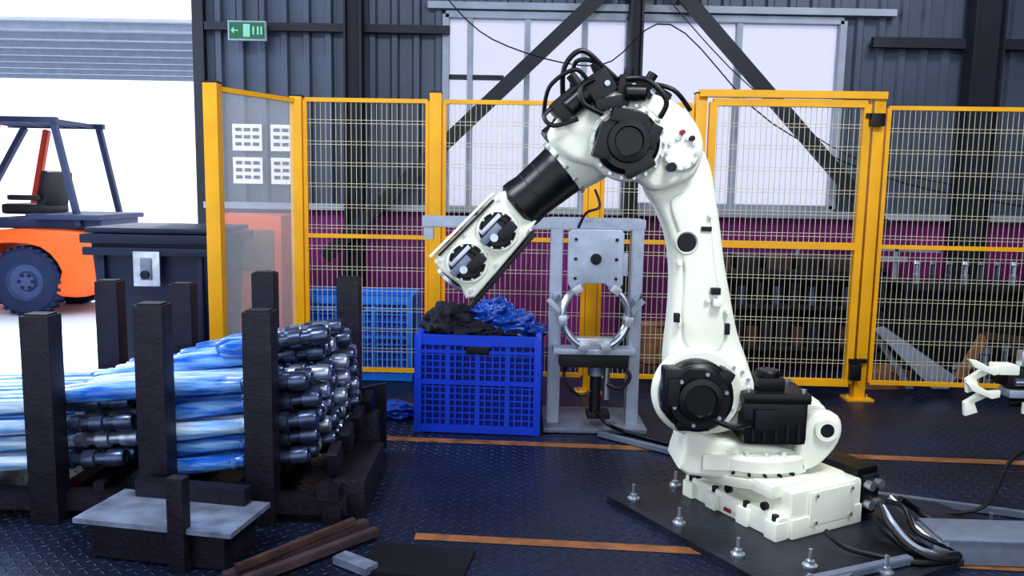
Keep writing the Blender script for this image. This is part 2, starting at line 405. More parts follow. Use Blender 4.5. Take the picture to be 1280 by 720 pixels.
# link 2
link=[(.56,1.60),(.585,1.50),(.635,1.42),(.685,1.30),(.708,1.17),(.712,1.03),(.708,.91),(.70,.80),(.70,.70),(.715,.55),(.78,.45),(.88,.41),(1.0,.43),(1.075,.50),(1.10,.62),(1.065,.74),(1.01,.88),(.965,1.065),(.935,1.2),(.915,1.32),(.885,1.48),(.85,1.62),(.79,1.72),(.70,1.78),(.62,1.75),(.57,1.68)]
r.prism(cat(link,4),3.50,3.665,'cream',.03)
rib=[(.68,1.45),(.735,1.28),(.755,1.12),(.755,.95),(.78,.82),(.92,.80),(.945,.90),(.915,1.05),(.885,1.2),(.865,1.35),(.84,1.47),(.76,1.50)]
r.prism(cat(rib,4),3.485,3.52,'cream',.012)
r.lathe((.758,3.478,1.28),(0,1,0),[(0,0),(0,.040),(.02,.043),(.025,.043)],'dblack',28)
r.lathe((.758,3.482,1.28),(0,1,0),[(0,.043),(-.004,.048),(.004,.054),(.02,.056)],'cream',28)
r.box((.84,3.484,1.34),(.045,.012,.02),'dblack'); r.box((.955,3.49,.90),(.02,.02,.05),'dblack',bev=.004)
for x,z in ((.855,1.40),(.86,1.03),(.95,.98),(.73,1.19),(.74,.92)): r.cyl((x,3.470,z),(x,3.5,z),.012,'cream',seg=10)
r.box((.725,3.47,.95),(.025,.03,.04),'dblack',bev=.005); r.box((.89,3.47,1.07),(.04,.03,.03),'dblack',bev=.005); r.box((.90,3.47,1.02),(.04,.03,.035),'cream',bev=.005)
# J2
jx,jz=.815,.615
r.lathe((jx+.02,3.50,jz),(0,-1,0),[(0,.205),(.03,.20),(.05,.185),(.05,.15),(.055,0)],'cream',48)
r.lathe((.96,3.50,.64),(0,-1,0),[(0,.125),(.035,.12),(.045,.10),(.045,.0)],'cream',40)
for k in range(14):
    a=k*2*math.pi/14; r.cyl((.96+.098*math.cos(a),3.445,.64+.098*math.sin(a)),(.96+.098*math.cos(a),3.46,.64+.098*math.sin(a)),.008,'steel',seg=8)
r.lathe((jx,3.46,jz),(0,-1,0),[(0,.16),(.05,.16),(.06,.15),(.09,.15),(.10,.135),(.115,.13),(.115,.10),(.135,.095),(.14,.07),(.13,.065),(.13,0)],'black',40)
r.box((jx-.10,3.41,jz+.03),(.11,.11,.20),'black',bev=.02); r.box((jx-.02,3.40,jz-.115),(.14,.09,.06),'black',bev=.015); r.box((jx+.10,3.40,jz+.07),(.06,.09,.12),'black',rot=(0,.5,0),bev=.015)
r.box((jx-.115,3.345,jz+.03),(.05,.03,.12),'dblack',bev=.008)
for k in range(6):
    a=k*math.pi/3+.3; r.cyl((jx+.115*math.cos(a),3.335,jz+.115*math.sin(a)),(jx+.115*math.cos(a),3.35,jz+.115*math.sin(a)),.009,'steel',seg=8)
r.tube([(.87,3.36,.53),(.96,3.34,.50),(1.04,3.38,.50),(1.1,3.42,.49)],.014,'hose')
# J3 housing
el=[(.79,1.74),(.80,1.66),(.765,1.565),(.69,1.525),(.60,1.50),(.53,1.54),(.42,1.575),(.32,1.60),(.22,1.63),(.14,1.72),(.19,1.81),(.28,1.87),(.40,1.915),(.53,1.925),(.66,1.88),(.74,1.82)]
r.prism(cat(el,4),3.42,3.56,'cream',.03)
r.prism(cat([(.72,1.80),(.60,1.90),(.45,1.93),(.30,1.90),(.18,1.80),(.18,1.70),(.32,1.61),(.55,1.58)],4),3.54,3.78,'cream',.03)
ex,ez=.465,1.70
r.lathe((ex+.01,3.43,ez),(0,-1,0),[(0,.165),(.03,.16),(.045,.14),(.045,0)],'cream',48)
r.lathe((ex,3.40,ez),(0,-1,0),[(0,.135),(.05,.135),(.06,.12),(.085,.115),(.085,.09),(.105,.085),(.11,.06),(.10,.055),(.10,0)],'black',40)
r.box((ex-.09,3.355,ez-.0),(.08,.09,.15),'black',rot=(0,.3,0),bev=.018); r.box((ex+.05,3.355,ez-.10),(.13,.09,.06),'black',rot=(0,-.5,0),bev=.018)
r.box((ex-.0,3.345,ez+.095),(.15,.09,.06),'black',rot=(0,.2,0),bev=.018); r.box((ex+.10,3.345,ez+.02),(.05,.08,.1),'dblack',rot=(0,.4,0),bev=.012)
for k in range(18):
    a=k*2*math.pi/18; r.cyl((ex+.01+.150*math.cos(a),3.375,ez+.150*math.sin(a)),(ex+.01+.150*math.cos(a),3.40,ez+.150*math.sin(a)),.008,'steel',seg=8)
r.lathe((.70,3.43,1.66),(0,-1,0),[(0,.085),(.02,.08),(.03,.07),(.03,0)],'cream',32)
for k in range(10):
    a=k*2*math.pi/10; r.cyl((.70+.062*math.cos(a),3.39,1.66+.062*math.sin(a)),(.70+.062*math.cos(a),3.405,1.66+.062*math.sin(a)),.008,'steel',seg=8)
r.cyl((.66,3.38,1.60),(.66,3.42,1.60),.02,'dblack',seg=12); r.cyl((.70,3.38,1.745),(.70,3.42,1.745),.010,'redp',seg=10); r.cyl((.74,3.38,1.72),(.74,3.42,1.72),.012,'dblack',seg=10)
ax=V(-.756,0,-.655)
def ap(t,off=0,y=0):
    n=V(-.655,0,.756); p=V(.46,3.60,1.80)+ax*t+n*off; p.y+=y; return p
r.cyl(ap(.30,.12,-.04),ap(-.02,.12,-.04),.07,'black',ch=.01); r.cyl(ap(.22,.13,.10),ap(-.08,.13,.10),.07,'black',ch=.01)
r.box((.33,3.50,1.92),(.17,.2,.11),'black',rot=(0,-.6,0),bev=.02); r.box((.50,3.48,1.93),(.15,.16,.08),'black',rot=(0,.2,0),bev=.02)
r.box((.22,3.48,1.85),(.13,.18,.10),'black',rot=(0,-.7,0),bev=.02); r.box((.60,3.50,1.90),(.11,.14,.07),'black',rot=(0,.5,0),bev=.02)
r.box((.40,3.40,1.86),(.14,.06,.05),'dblack',rot=(0,-.2,0),bev=.012)
r.cyl((.30,3.40,1.90),(.22,3.40,1.83),.045,'black',ch=.006,seg=20); r.cyl((.45,3.38,1.90),(.54,3.38,1.90),.035,'black',ch=.006,seg=20)
for p,q in (((.36,1.97),(.33,2.03)),((.27,1.93),(.23,1.98)),((.47,1.96),(.48,2.01)),((.55,1.94),(.58,1.99))):
    r.cyl((p[0],3.46,p[1]),(q[0],3.46,q[1]),.022,'dblack',seg=12); r.cyl((p[0]+.02,3.44,p[1]-.03),(p[0]+.02,3.39,p[1]-.03),.012,'steel',seg=10)
r.tube([(.20,3.45,1.88),(.20,3.40,2.00),(.27,3.40,2.07),(.36,3.42,2.01),(.42,3.45,1.94)],.011,'hose')
r.tube([(.24,3.5,1.93),(.25,3.45,2.03),(.34,3.45,2.03),(.44,3.48,1.96)],.010,'hose')
r.tube([(.34,3.42,1.96),(.27,3.36,1.92),(.28,3.34,1.85),(.36,3.36,1.81)],.011,'hose')
r.tube([(.46,3.4,1.96),(.54,3.36,1.95),(.62,3.36,1.87),(.60,3.38,1.80)],.011,'hose')
r.tube([(.17,3.42,1.85),(.12,3.38,1.80),(.16,3.36,1.76),(.26,3.38,1.79)],.010,'hose')
r.tube([(.55,3.45,1.95),(.66,3.42,1.92),(.74,3.45,1.84)],.010,'hose')
r.tube([(.12,3.45,1.80),(.14,3.40,1.92),(.24,3.38,1.99),(.30,3.40,1.95)],.009,'hose')
def fl(t0,prof,m,seg=40): r.lathe(ap(t0),ax,prof,m,seg)
fl(.10,[(0,.165),(.12,.150),(.20,.132),(.225,.12),(.225,0)],'cream')
fl(.305,[(0,0),(0,.118),(.02,.122),(.05,.118),(.20,.108),(.24,.114),(.27,.114),(.29,.09),(.29,0)],'black')
for k in range(3): fl(.34+k*.07,[(0,.114-.004*k),(.006,.119-.004*k),(.012,.114-.004*k)],'dblack')
for k in range(12):
    a=k*math.pi/6; n=V(-.655,0,.756)*math.cos(a)*.128+V(0,1,0)*math.sin(a)*.128
    r.cyl(ap(.305)+n,ap(.325)+n,.009,'steel',seg=8)
# wrist fork, pitched a little steeper than the forearm
WO=ap(.568); ax2=V(-.680,0,-.733); n2=V(-.733,0,.680)
def aw(t,o=0): return WO+ax2*((t-.545)*.86)+n2*o
def wp(t,o): p=aw(t,o); return (p.x,p.z)
wa=math.atan2(.733,.680)
W=[wp(.545,-.10),wp(.545,.09),wp(.58,.105),wp(.80,.112),wp(1.02,.118),wp(1.065,.10),wp(1.075,.05),wp(1.06,-.05),wp(1.09,-.115),wp(1.05,-.140),wp(.85,-.13),wp(.62,-.115)]
r.prism(W,3.53,3.68,'cream',.014)
r.prism([wp(.60,-.122),wp(.60,-.142),wp(1.10,-.165),wp(1.10,-.145)],3.52,3.69,'dblack',.004)
r.prism([wp(.60,.128),wp(.60,.116),wp(1.06,.122),wp(1.06,.136)],3.52,3.69,'cream',.004)
r.prism([wp(.62,.105),wp(.62,.095),wp(1.02,.102),wp(1.02,.112)],3.51,3.53,'black',.002)
for t,rr in ((.72,.082),(.945,.082)):
    p=aw(t,-.005); p.y=3.53
    r.lathe(p,(0,-1,0),[(0,rr+.014),(.014,rr+.010),(.014,rr)],'cream',36)
    r.lathe(p,(0,-1,0),[(0,rr),(.012,rr),(.012,rr*.9),(.004,rr*.85),(.004,rr*.6),(.03,rr*.55),(.03,0)],'black',32)
    q=p+ax2*.03+n2*.01+V(0,-.02,0); r.box(q,(.11,.03,.035),'grey',rot=(0,-wa,0),bev=.006)
    q=p+n2*.042+V(0,-.02,0); r.box(q,(.12,.03,.02),'steel',rot=(0,-wa,0),bev=.004)
    q=p-ax2*.03-n2*.03+V(0,-.035,0); r.box(q,(.05,.05,.09),'black',rot=(0,.71,0),bev=.01)
    q=p+ax2*.03-n2*.01+V(0,-.06,0); r.cyl(q,q+V(0,.03,0),.018,'steel',seg=12)
    for k in range(10):
        a=k*math.pi/5; q=p+V(math.cos(a)*rr*.95,-.014,math.sin(a)*rr*.95); r.cyl(q,q+V(0,-.012,0),.006,'steel',seg=8)
p=aw(1.075); r.lathe(p,ax2,[(0,.07),(.015,.07),(.015,0)],'steel',28)
for o in (-.105,.085):
    for t in (.60,.85,1.04):
        p=aw(t,o); p.y=3.53; r.cyl(p,p+V(0,-.01,0),.008,'steel',seg=8)
r.done(32)

# base plate with bolts
b=B('robot_base_plate')
A=V(.508,-.862,0); Bv=V(.862,.508,0); O=V(.48,3.73,0)
PM=Matrix.Translation(O+A*.62+Bv*.68+V(0,0,.015))@Matrix.Rotation(math.radians(30.5),4,'Z')
t=bmesh.new(); bmesh.ops.create_cube(t,size=1); t.transform(Matrix.Diagonal((1.36,1.24,.03,1))); b.add(t,'plate',PM)
for x,y in ((-.60,.52),(-.60,.2),(-.60,-.15),(-.60,-.5),(-.2,-.54),(.2,-.54),(-.3,.56),(-.42,-.36),(.6,-.5)):
    p=PM@Vector((x,y,.015)); b.cyl(p,p+V(0,0,.010),.03,'steel',seg=14); b.cyl(p,p+V(0,0,.028),.018,'steel',seg=6); b.cyl(p,p+V(0,0,.075),.008,'steel',seg=8)
b.done()
b=B('robot_cable')
b.tube([(1.64,3.32,.19),(1.68,3.24,.17),(1.71,3.18,.10),(1.78,3.15,.05),(1.85,3.18,.05)],.013,'grey',10,8)
b.tube([(1.66,3.36,.10),(1.68,3.28,.07),(1.74,3.20,.05),(1.85,3.16,.04)],.018,'hose',10,8)
b.tube([(1.60,3.28,.18),(1.61,3.20,.14),(1.66,3.14,.08),(1.74,3.12,.05),(1.84,3.14,.05)],.012,'alu',10,8)
b.tube([(1.58,3.27,.12),(1.59,3.19,.10),(1.65,3.11,.06),(1.74,3.08,.05),(1.84,3.10,.05)],.016,'hose',10,8)
b.tube([(1.66,3.34,.20),(1.70,3.26,.15),(1.70,3.19,.13),(1.76,3.14,.09),(1.85,3.14,.07)],.012,'steel',10,8)
b.tube([(1.62,3.29,.20),(1.66,3.22,.20),(1.68,3.16,.13),(1.74,3.12,.10),(1.84,3.12,.06)],.011,'hose',10,8)
b.tube([(1.58,3.27,.20),(1.57,3.18,.16),(1.61,3.10,.10),(1.70,3.05,.06),(1.82,3.07,.05)],.010,'hose',10,8)
b.tube([(1.33,3.20,.10),(1.38,3.12,.07),(1.5,3.08,.05),(1.65,3.04,.045),(1.82,3.08,.04)],.012,'hose',8,8)
b.tube([(1.76,3.45,.15),(1.86,3.5,.08),(1.93,3.42,.04),(2.0,3.35,.05)],.014,'hose',8,8)
b.tube([(2.0,3.6,.02),(2.2,3.55,.08),(2.4,3.7,.25),(2.6,3.8,.3)],.009,'hose',8,8)
b.done()
b=B('cable_trunking')
b.box((2.78,3.18,.055),(2.0,.2,.10),'grey',rot=(0,0,-.03),bev=.005); b.box((2.78,3.18,.11),(2.02,.22,.012),'grey',rot=(0,0,-.03),bev=.003)
b.box((1.78,3.21,.06),(.06,.2,.09),'steel',rot=(0,0,-.1),bev=.004)
b.done()
b=B('floor_conduit'); b.bar((.95,2.78,.05),(1.62,3.06,.05),.04,.03,'grey',.004); b.bar((1.15,2.78,.045),(1.35,2.95,.045),.025,.025,'steel'); 
b.bar((1.75,3.85,.02),(2.6,3.55,.02),.03,.03,'grey'); b.bar((.55,4.75,.02),(.95,4.42,.02),.04,.025,'grey'); b.done()

# ---------------------------------------------------------------- fixture stand
b=B('gripper_fixture_stand'); y=4.95
b.bar((-.56,y,1.29),(.80,y,1.29),.07,.07,'alu',.006)
for x in (.27,.77): b.bar((x,y,0),(x,y,1.26),.075,.075,'alu',.006)
b.bar((.30,y+.3,0),(.30,y+.3,1.27),.06,.06,'alu',.005); b.bar((.80,y+.3,0),(.80,y+.3,1.27),.06,.06,'alu',.005)
for x in (.27,.79): b.bar((x,y,1.29),(x,y+.3,1.29),.06,.06,'alu')
b.bar((.27,y+.3,1.29),(.8,y+.3,1.29),.06,.06,'alu')
b.box((.53,y+.1,.02),(.64,.5,.03),'grey',bev=.004); b.bar((.27,y+.3,.4),(.8,y+.3,.4),.05,.05,'alu')
b.box((-.52,y,1.23),(.06,.05,.1),'alu'); b.box((.0,y,1.34),(.05,.03,.05),'alu')
b.prism([(.34,1.24),(.36,1.26),(.66,1.26),(.68,1.24),(.68,.93),(.66,.90),(.60,.90),(.57,.93),(.45,.93),(.42,.90),(.36,.90),(.34,.93)],y-.08,y-.05,'alu',.004)
b.lathe((.51,y-.08,1.08),(0,-1,0),[(0,.035),(.015,.03),(.015,.014),(.03,.012),(.03,0)],'dblack',24)
for x in (.385,.635):
    for z in (1.2,1.08,.96): b.cyl((x,y-.08,z),(x,y-.092,z),.010,'dblack',seg=10)
b.box((.69,y-.06,1.05),(.03,.05,.14),'alu',bev=.004)
cx,cz=.51,.74
for a0,a1 in ((125,250),(-70,55)):
    for yy in (y-.17,y-.10):
        pts=[(cx+.20*math.cos(math.radians(a)),yy,cz+.20*math.sin(math.radians(a))) for a in range(a0,a1+1,10)]
        b.tube(pts,.020,'chrome',10,0)
    for a in (a0,a1,(a0+a1)//2):
        q=(cx+.2*math.cos(math.radians(a)),y-.135,cz+.2*math.sin(math.radians(a))); b.box(q,(.05,.12,.06),'steel',rot=(0,-math.radians(a),0),bev=.006)
for x in (.29,.73): b.bar((x,y-.13,.78),(x+(.06 if x>.5 else -.02),y-.02,.86),.04,.03,'chrome')
b.bar((.22,y-.14,.84),(.34,y-.14,.72),.035,.03,'chrome'); b.bar((.80,y-.14,.84),(.68,y-.14,.72),.035,.03,'chrome')
b.box((.51,y-.10,.52),(.5,.14,.035),'alu',bev=.004); b.box((.51,y-.10,.46),(.42,.12,.08),'dblack',bev=.008); b.box((.51,y-.1,.57),(.28,.1,.06),'steel',bev=.006)
b.cyl((.53,y-.08,.42),(.53,y-.08,.12),.035,'dblack',ch=.004); b.cyl((.53,y-.08,.42),(.53,y-.08,.36),.05,'grey'); b.cyl((.60,y-.06,.42),(.60,y-.06,.2),.02,'steel'); b.box((.55,y-.07,.11),(.14,.12,.04),'dblack',bev=.006)
b.tube([(.53,y-.1,.14),(.60,y-.2,.08),(.72,y-.15,.02),(.9,y-.3,.012),(1.1,y-.45,.012)],.012,'hose')
b.tube([(.40,y-.05,1.27),(.44,y-.1,1.36),(.52,y-.1,1.40),(.50,y,1.50)],.008,'hose')
b.tube([(.66,y-.06,.45),(.74,y-.1,.36),(.68,y-.1,.28),(.60,y-.08,.3)],.012,'hose')
b.tube([(.36,y-.06,.45),(.33,y-.12,.34),(.42,y-.12,.24),(.5,y-.1,.26)],.010,'hose')
b.done()

# ---------------------------------------------------------------- blue crates
def crate(name,c,w,d,h,rot,m,md,nx=12,nz=9):
    b=B(name)
    w2,d2=w/2,d/2
    def wall(p0,p1,n):
        p0=Vector(p0);p1=Vector(p1); L=(p1-p0).length
        for z,hh,tt in ((h-.03,.06,.035),(.03,.05,.03),(h*.52,.022,.028),(h-.10,.02,.024)):
            b.bar(p0+V(0,0,z),p1+V(0,0,z),tt,hh,m)
        for i in range(n+1):
            q=p0.lerp(p1,i/n); wd=.03 if i%4==0 else .011
            b.bar(q+V(0,0,.03),q+V(0,0,h-.03),.018,wd,m,up=tuple((p1-p0).normalized()))
        for k in range(1,nz):
            z=.05+(h-.13)*k/nz; b.bar(p0+V(0,0,z),p1+V(0,0,z),.013,.010,m)
        nrm=V(0,0,1).cross((p1-p0).normalized()); c0=(p0+p1)/2
        ins=-nrm*.022 if (c0-nrm*.02).length<(c0+nrm*.02).length else nrm*.022
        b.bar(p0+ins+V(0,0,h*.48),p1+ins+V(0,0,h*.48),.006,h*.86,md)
    cs=[(-w2,-d2,0),(w2,-d2,0),(w2,d2,0),(-w2,d2,0)]
    wall(cs[0],cs[1],nx); wall(cs[1],cs[2],nx-4); wall(cs[2],cs[3],nx); wall(cs[3],cs[0],nx-4)
    for x,y_,_ in cs: b.box((x,y_,h/2),(.045,.045,h),m,bev=.01)
    b.box((0,0,.015),(w,d,.02),m)
    b.box((0,-d2-.015,h-.085),(.14,.012,.05),'dblack',bev=.01); b.box((0,-d2-.022,h-.055),(.17,.012,.014),m)
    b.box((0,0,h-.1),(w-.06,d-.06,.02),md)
    return b.done(X=Matrix.Translation(c)@Matrix.Rotation(rot,4,'Z'))
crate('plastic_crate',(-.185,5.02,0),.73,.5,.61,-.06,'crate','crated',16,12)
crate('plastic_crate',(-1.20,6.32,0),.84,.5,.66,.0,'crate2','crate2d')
b=B('plastic_bag_heap')
b.blob((-.03,5.02,.63),(.18,.15,.09),'bag',.5,5,1,2.2); b.blob((-.15,5.04,.68),(.13,.12,.09),'bag',.55,5,2,2.4); b.blob((.08,5.06,.60),(.13,.12,.07),'bag',.5,5,3,2.4)
b.blob((-.10,5.12,.72),(.09,.1,.07),'bag',.6,5,9,2.4)
b.blob((-.40,5.0,.65),(.14,.15,.12),'cloth',.45,5,5,1.8); b.blob((-.27,4.93,.61),(.2,.10,.06),'cloth',.5,5,6,2); b.blob((-.12,4.88,.59),(.14,.06,.05),'cloth',.5,5,12,2)
b.blob((-.30,5.06,.70),(.10,.1,.05),'cloth',.5,5,15,2); b.done(60)
b=B('plastic_bag'); b.blob((-.76,5.12,.04),(.14,.11,.05),'bag',.5,4,8); b.done(60)

# ---------------------------------------------------------------- bin
b=B('waste_bin')
w,d,h=.98,.85,1.12; c=(-2.62,6.15)
b.box((c[0],c[1],.08+(h-.1)/2),(w-.1,d-.1,h-.1),'bin',bev=.03,taper=.86)
b.box((c[0],c[1],h-.03),(w,d,.07),'bin',bev=.015); b.box((c[0],c[1],h+.03),(w-.06,d-.04,.04),'bin',bev=.02)
b.box((c[0],c[1]-d/2,h-.12),(w-.05,.03,.06),'bin',bev=.01)
for x in (-.38,.38): b.box((c[0]+x*.93,c[1]-d/2+.05,.55),(.05,.05,.85),'bin',bev=.015)
for x in (-.3,.3):
    b.cyl((c[0]+x-.03,c[1]-.3,.08),(c[0]+x+.03,c[1]-.3,.08),.08,'tyre')
    b.cyl((c[0]+x-.03,c[1]+.3,.08),(c[0]+x+.03,c[1]+.3,.08),.08,'tyre')
b.box((c[0]-.0,c[1]-d/2-.02,.88),(.19,.02,.25),'steel',bev=.004); b.box((c[0]-.0,c[1]-d/2-.035,.88),(.08,.02,.16),'grey',bev=.01); b.cyl((c[0]-.0,c[1]-d/2-.04,.84),(c[0]-.0,c[1]-d/2-.07,.84),.03,'dblack')
b.done()

# ---------------------------------------------------------------- shaft racks
def shaft(b,x0,x1,y,z,wrap,dz=0,k=0):
    d=V(x1-x0,0,dz); L=d.length
    rr=.037; e=L-.30   # metal end is always 0.3 m long
    b.lathe((x0,y,z),d,[(0,0),(0,.03),(.02,.034),(e*.25,.042),(e*.6,rr),(e*.85,.033),(e*.88,.038),(e*.92,.03),(e,.03)],wrap,12)
    b.lathe((x0,y,z),d,[(e,.028),(e+.01,.038),(e+.055,.038),(e+.06,.028),(e+.10,.028),(e+.105,.044),(e+.16,.044),(e+.165,.03),(e+.21,.03),(e+.215,.041),(e+.275,.041),(e+.29,.034),(e+.29,.02),(e+.275,.018),(e+.275,0)],'shaftd' if (k%3) else 'shaft',14)
b=B('axle_shaft_stack')
k=0
for li in range(7):
    z=.20+li*.085
    n=9 if li<5 else (6 if li==5 else 4)
    for i in range(n):
        k+=1; y_=3.50+ i*.083 + (.04 if li%2 else 0) + (.0 if li<5 else .22)
        j=random.uniform(-.03,.03)
        x0=-1.62 if li<4 else (-2.0 if li==4 else (-1.65 if li==5 else -1.4))
        shaft(b,x0+j,-.88+j+i*.01,y_,z,'wrap' if random.random()<.55 else 'wrapw',.09,k)
b.done(40)
b=B('axle_shaft_stack'); k=0
for li in range(4):
    for i in range(8):
        k+=1; j=random.uniform(-.03,.03)
        shaft(b,-2.95+j,-1.70+j,3.50+i*.085+(.04 if li%2 else 0),.17+li*.085,'wrap' if random.random()<.25 else 'wrapw',.09,k)  # mostly pale film, so glare on this stack sits in the colour
b.done(40)
b=B('shaft_storage_rack')
def hpost(x,y,h,w=.10):
    b.box((x,y,h/2),(w,w*.85,h),'rack',bev=.006); b.box((x,y,h+.002),(w*.8,w*.65,.008),'dblack')
for x,y,h in ((-2.03,3.40,.925),(-1.545,3.40,.98),(-1.09,3.42,.955)): hpost(x,y,h,.125)
for x,y,h in ((-2.2,4.34,.96),(-1.80,4.34,.95),(-1.35,4.34,1.02),(-.89,4.34,1.0)): hpost(x,y,h,.12)
for y in (3.45,4.28): b.bar((-3.0,y,.08),(-.72,y,.08),.08,.08,'rack')
for x in (-2.9,-2.06,-1.6,-1.14,-.78): b.bar((x,3.38,.04),(x,4.28,.04),.08,.08,'rack')
for x in (-2.7,-1.84,-1.2): b.bar((x,3.45,.13),(x,4.28,.13),.05,.05,'rack')
b.bar((-.80,3.4,.14),(-.80,4.3,.14),.1,.06,'rack'); 
b.box((-.72,3.75,.09),(.14,.55,.18),'rack',bev=.005); b.box((-.74,4.1,.16),(.1,.1,.32),'rack',bev=.004)
for k in range(4): b.box((-.80+k*.015,3.55+k*.2,.26+k*.03),(.05,.12,.10),'rack',rot=(.3,0,0),bev=.004)
b.prism([(-.70,.02),(-1.05,.02),(-1.05,.28),(-.95,.34),(-.70,.40)],4.40,4.43,'rack')
b.done()
b=B('steel_pedestal')
b.box((-1.36,3.12,.165),(.68,.32,.02),'racks',rot=(0,0,-.18)); b.box((-1.36,3.12,.08),(.58,.24,.15),'rack',rot=(0,0,-.18))  # top plate kept pale, glare put into its colour
b.box((-1.27,2.95,.19),(.07,.05,.38),'rack',rot=(0,0,-.2),bev=.004); b.box((-1.33,3.24,.21),(.5,.06,.07),'rack',rot=(0,0,-.18))
b.done()
b=B('timber_offcut')
b.bar((-1.06,2.84,.03),(-.62,3.36,.03),.045,.04,'wood',.004); b.bar((-.98,2.82,.03),(-.56,3.28,.03),.04,.035,'wood',.004); b.bar((-1.02,2.86,.06),(-.66,3.30,.065),.03,.03,'rust',.004)
b.done()
b=B('steel_offcut'); b.box((-.60,3.0,.02),(.18,.07,.03),'racks',rot=(0,0,-.6)); b.box((-.36,3.05,.008),(.42,.26,.014),'dblack',rot=(0,0,-.15)); b.done()

# ---------------------------------------------------------------- forklift outside
f=B('forklift')
fy=8.75
def wheel(x,y,R,w):
    f.lathe((x,y,R),(0,1,0),[(0,R*.55),(0,R*.9),(w*.15,R),(w*.85,R),(w,R*.9),(w,R*.5)],'tyre',36)
    f.lathe((x,y,R),(0,1,0),[(.03,0),(.03,R*.25),(.06,R*.3),(.05,R*.5),(0.01,R*.58)],'rim',24)
    for k in range(6):
        a=k*math.pi/3; f.cyl((x+R*.2*math.cos(a),y+.035,R+R*.2*math.sin(a)),(x+R*.2*math.cos(a),y+.02,R+R*.2*math.sin(a)),.02,'dblack',seg=8)
    for k in range(28):
        a=k*2*math.pi/28; f.box((x+R*math.cos(a),y+w/2,R+R*math.sin(a)),(.03,w*.9,.035),'tyre',rot=(0,-a,0))
wheel(-5.20,fy,.38,.24); wheel(-5.20,fy+.95,.38,.24); wheel(-6.9,fy,.42,.26); wheel(-6.9,fy+.95,.42,.26)
f.prism(cat([(-4.9,.25),(-4.55,.22),(-4.40,.35),(-4.38,.62),(-4.42,.86),(-4.6,.95),(-5.3,.96),(-5.75,.9),(-5.75,.74),(-5.45,.80),(-5.02,.76),(-4.80,.5)],3),fy+.02,fy+1.15,'orange',.03)
f.box((-6.2,fy+.6,.55),(1.1,1.0,.5),'orange',bev=.04); f.box((-6.2,fy+.02,.42),(.9,.06,.1),'dblack')
f.box((-5.0,fy+.6,1.02),(1.2,.9,.12),'fork',bev=.02); f.box((-4.75,fy+.55,1.1),(.8,1.1,.06),'fork',bev=.02)
f.box((-5.35,fy+.55,1.17),(.5,.5,.12),'dblack',bev=.04); f.box((-5.12,fy+.55,1.4),(.12,.48,.42),'dblack',rot=(0,.2,0),bev=.05); f.box((-5.3,fy+.25,1.3),(.35,.06,.06),'dblack',bev=.02)
for yy in (fy+.12,fy+1.08):
    f.bar((-6.45,yy,.95),(-5.75,yy,2.12),.07,.06,'fork'); f.bar((-4.62,yy,1.0),(-4.85,yy,2.12),.06,.06,'fork')
    f.bar((-5.75,yy,.9),(-5.48,yy,2.1),.08,.07,'red',.01)
for k in range(6): f.bar((-5.85+k*.19,fy+.1,2.15),(-5.85+k*.19,fy+1.1,2.15),.04,.04,'fork')
for yy in (fy+.1,fy+1.1): f.bar((-5.95,yy,2.15),(-4.80,yy,2.15),.06,.06,'fork')
f.tube([(-5.95,fy+.55,1.3),(-5.85,fy+.45,1.42),(-5.8,fy+.55,1.5),(-5.85,fy+.65,1.42)],.015,'dblack',8,6,True); f.bar((-6.1,fy+.55,1.0),(-5.87,fy+.55,1.4),.05,.05,'dblack')
for xx in (-7.35,): 
    for yy in (fy+.3,fy+.85): f.bar((xx,yy,.05),(xx,yy,2.1),.1,.12,'dblack')
    for yy in (fy+.25,fy+.9): f.box((xx-.6,yy,.1),(1.1,.12,.05),'dblack')
f.box((-5.45,fy+.0,1.62),(.09,.05,.16),'orange',bev=.02)
f.done(X=Matrix.Translation((-.18,0,0)))
# ---------------------------------------------------------------- things behind fence
b=B('orange_cabinet'); b.box((-2.25,6.95,.62),(.62,.5,1.24),'orange',bev=.02); b.box((-2.25,6.69,.95),(.5,.02,.34),'card',bev=.01)
b.box((-2.25,6.685,.4),(.5,.02,.5),'orange',bev=.01); b.box((-2.05,6.67,.72),(.03,.03,.14),'dblack'); b.done()
b=B('conduit_pipe'); b.bar((1.4,7.3,1.05),(3.9,7.3,1.0),.03,.03,'frame'); b.bar((1.4,7.3,.92),(3.6,7.3,.92),.05,.05,'frame')
for x in (1.5,2.6,3.5): b.bar((x,7.3,0),(x,7.3,1.05),.03,.03,'frame')
b.done()
b=B('storage_shelf')
for x in (1.55,3.1): 
    for y in (6.65,7.05): b.box((x,y,.45),(.04,.04,.9),'beam')
for z in (.2,.55,.85): b.box((2.32,6.85,z),(1.6,.44,.03),'beam')
b.box((2.32,7.06,.45),(1.55,.01,.8),'beam')
for i in range(12): b.box((1.64+i*.13,6.8,.30+.02*(i%3)),(.10,.3,.17+.04*(i%3)),'beam' if i%3 else 'rust',bev=.008)
for i in range(10): b.cyl((1.65+i*.15,6.75,.565),(1.65+i*.15,6.75,.72+.03*(i%2)),.05,'beam' if i%2 else 'shaftd',seg=12)
for i in range(6): b.box((1.72+i*.25,6.8,.92),(.2,.3,.12),'rack' if i%2 else 'wood',bev=.01)
b.done()
b=B('cardboard_box'); b.box((1.22,6.42,.28),(.35,.3,.3),'card',rot=(0,0,.1),bev=.004); b.box((1.22,6.42,.06),(.4,.35,.12),'rust',bev=.01); b.box((1.22,6.27,.43),(.34,.02,.01),'wood'); b.done()
b=B('cardboard_box'); b.box((2.92,6.2,.07),(.36,.24,.14),'card',rot=(0,0,.15),bev=.004); b.done()
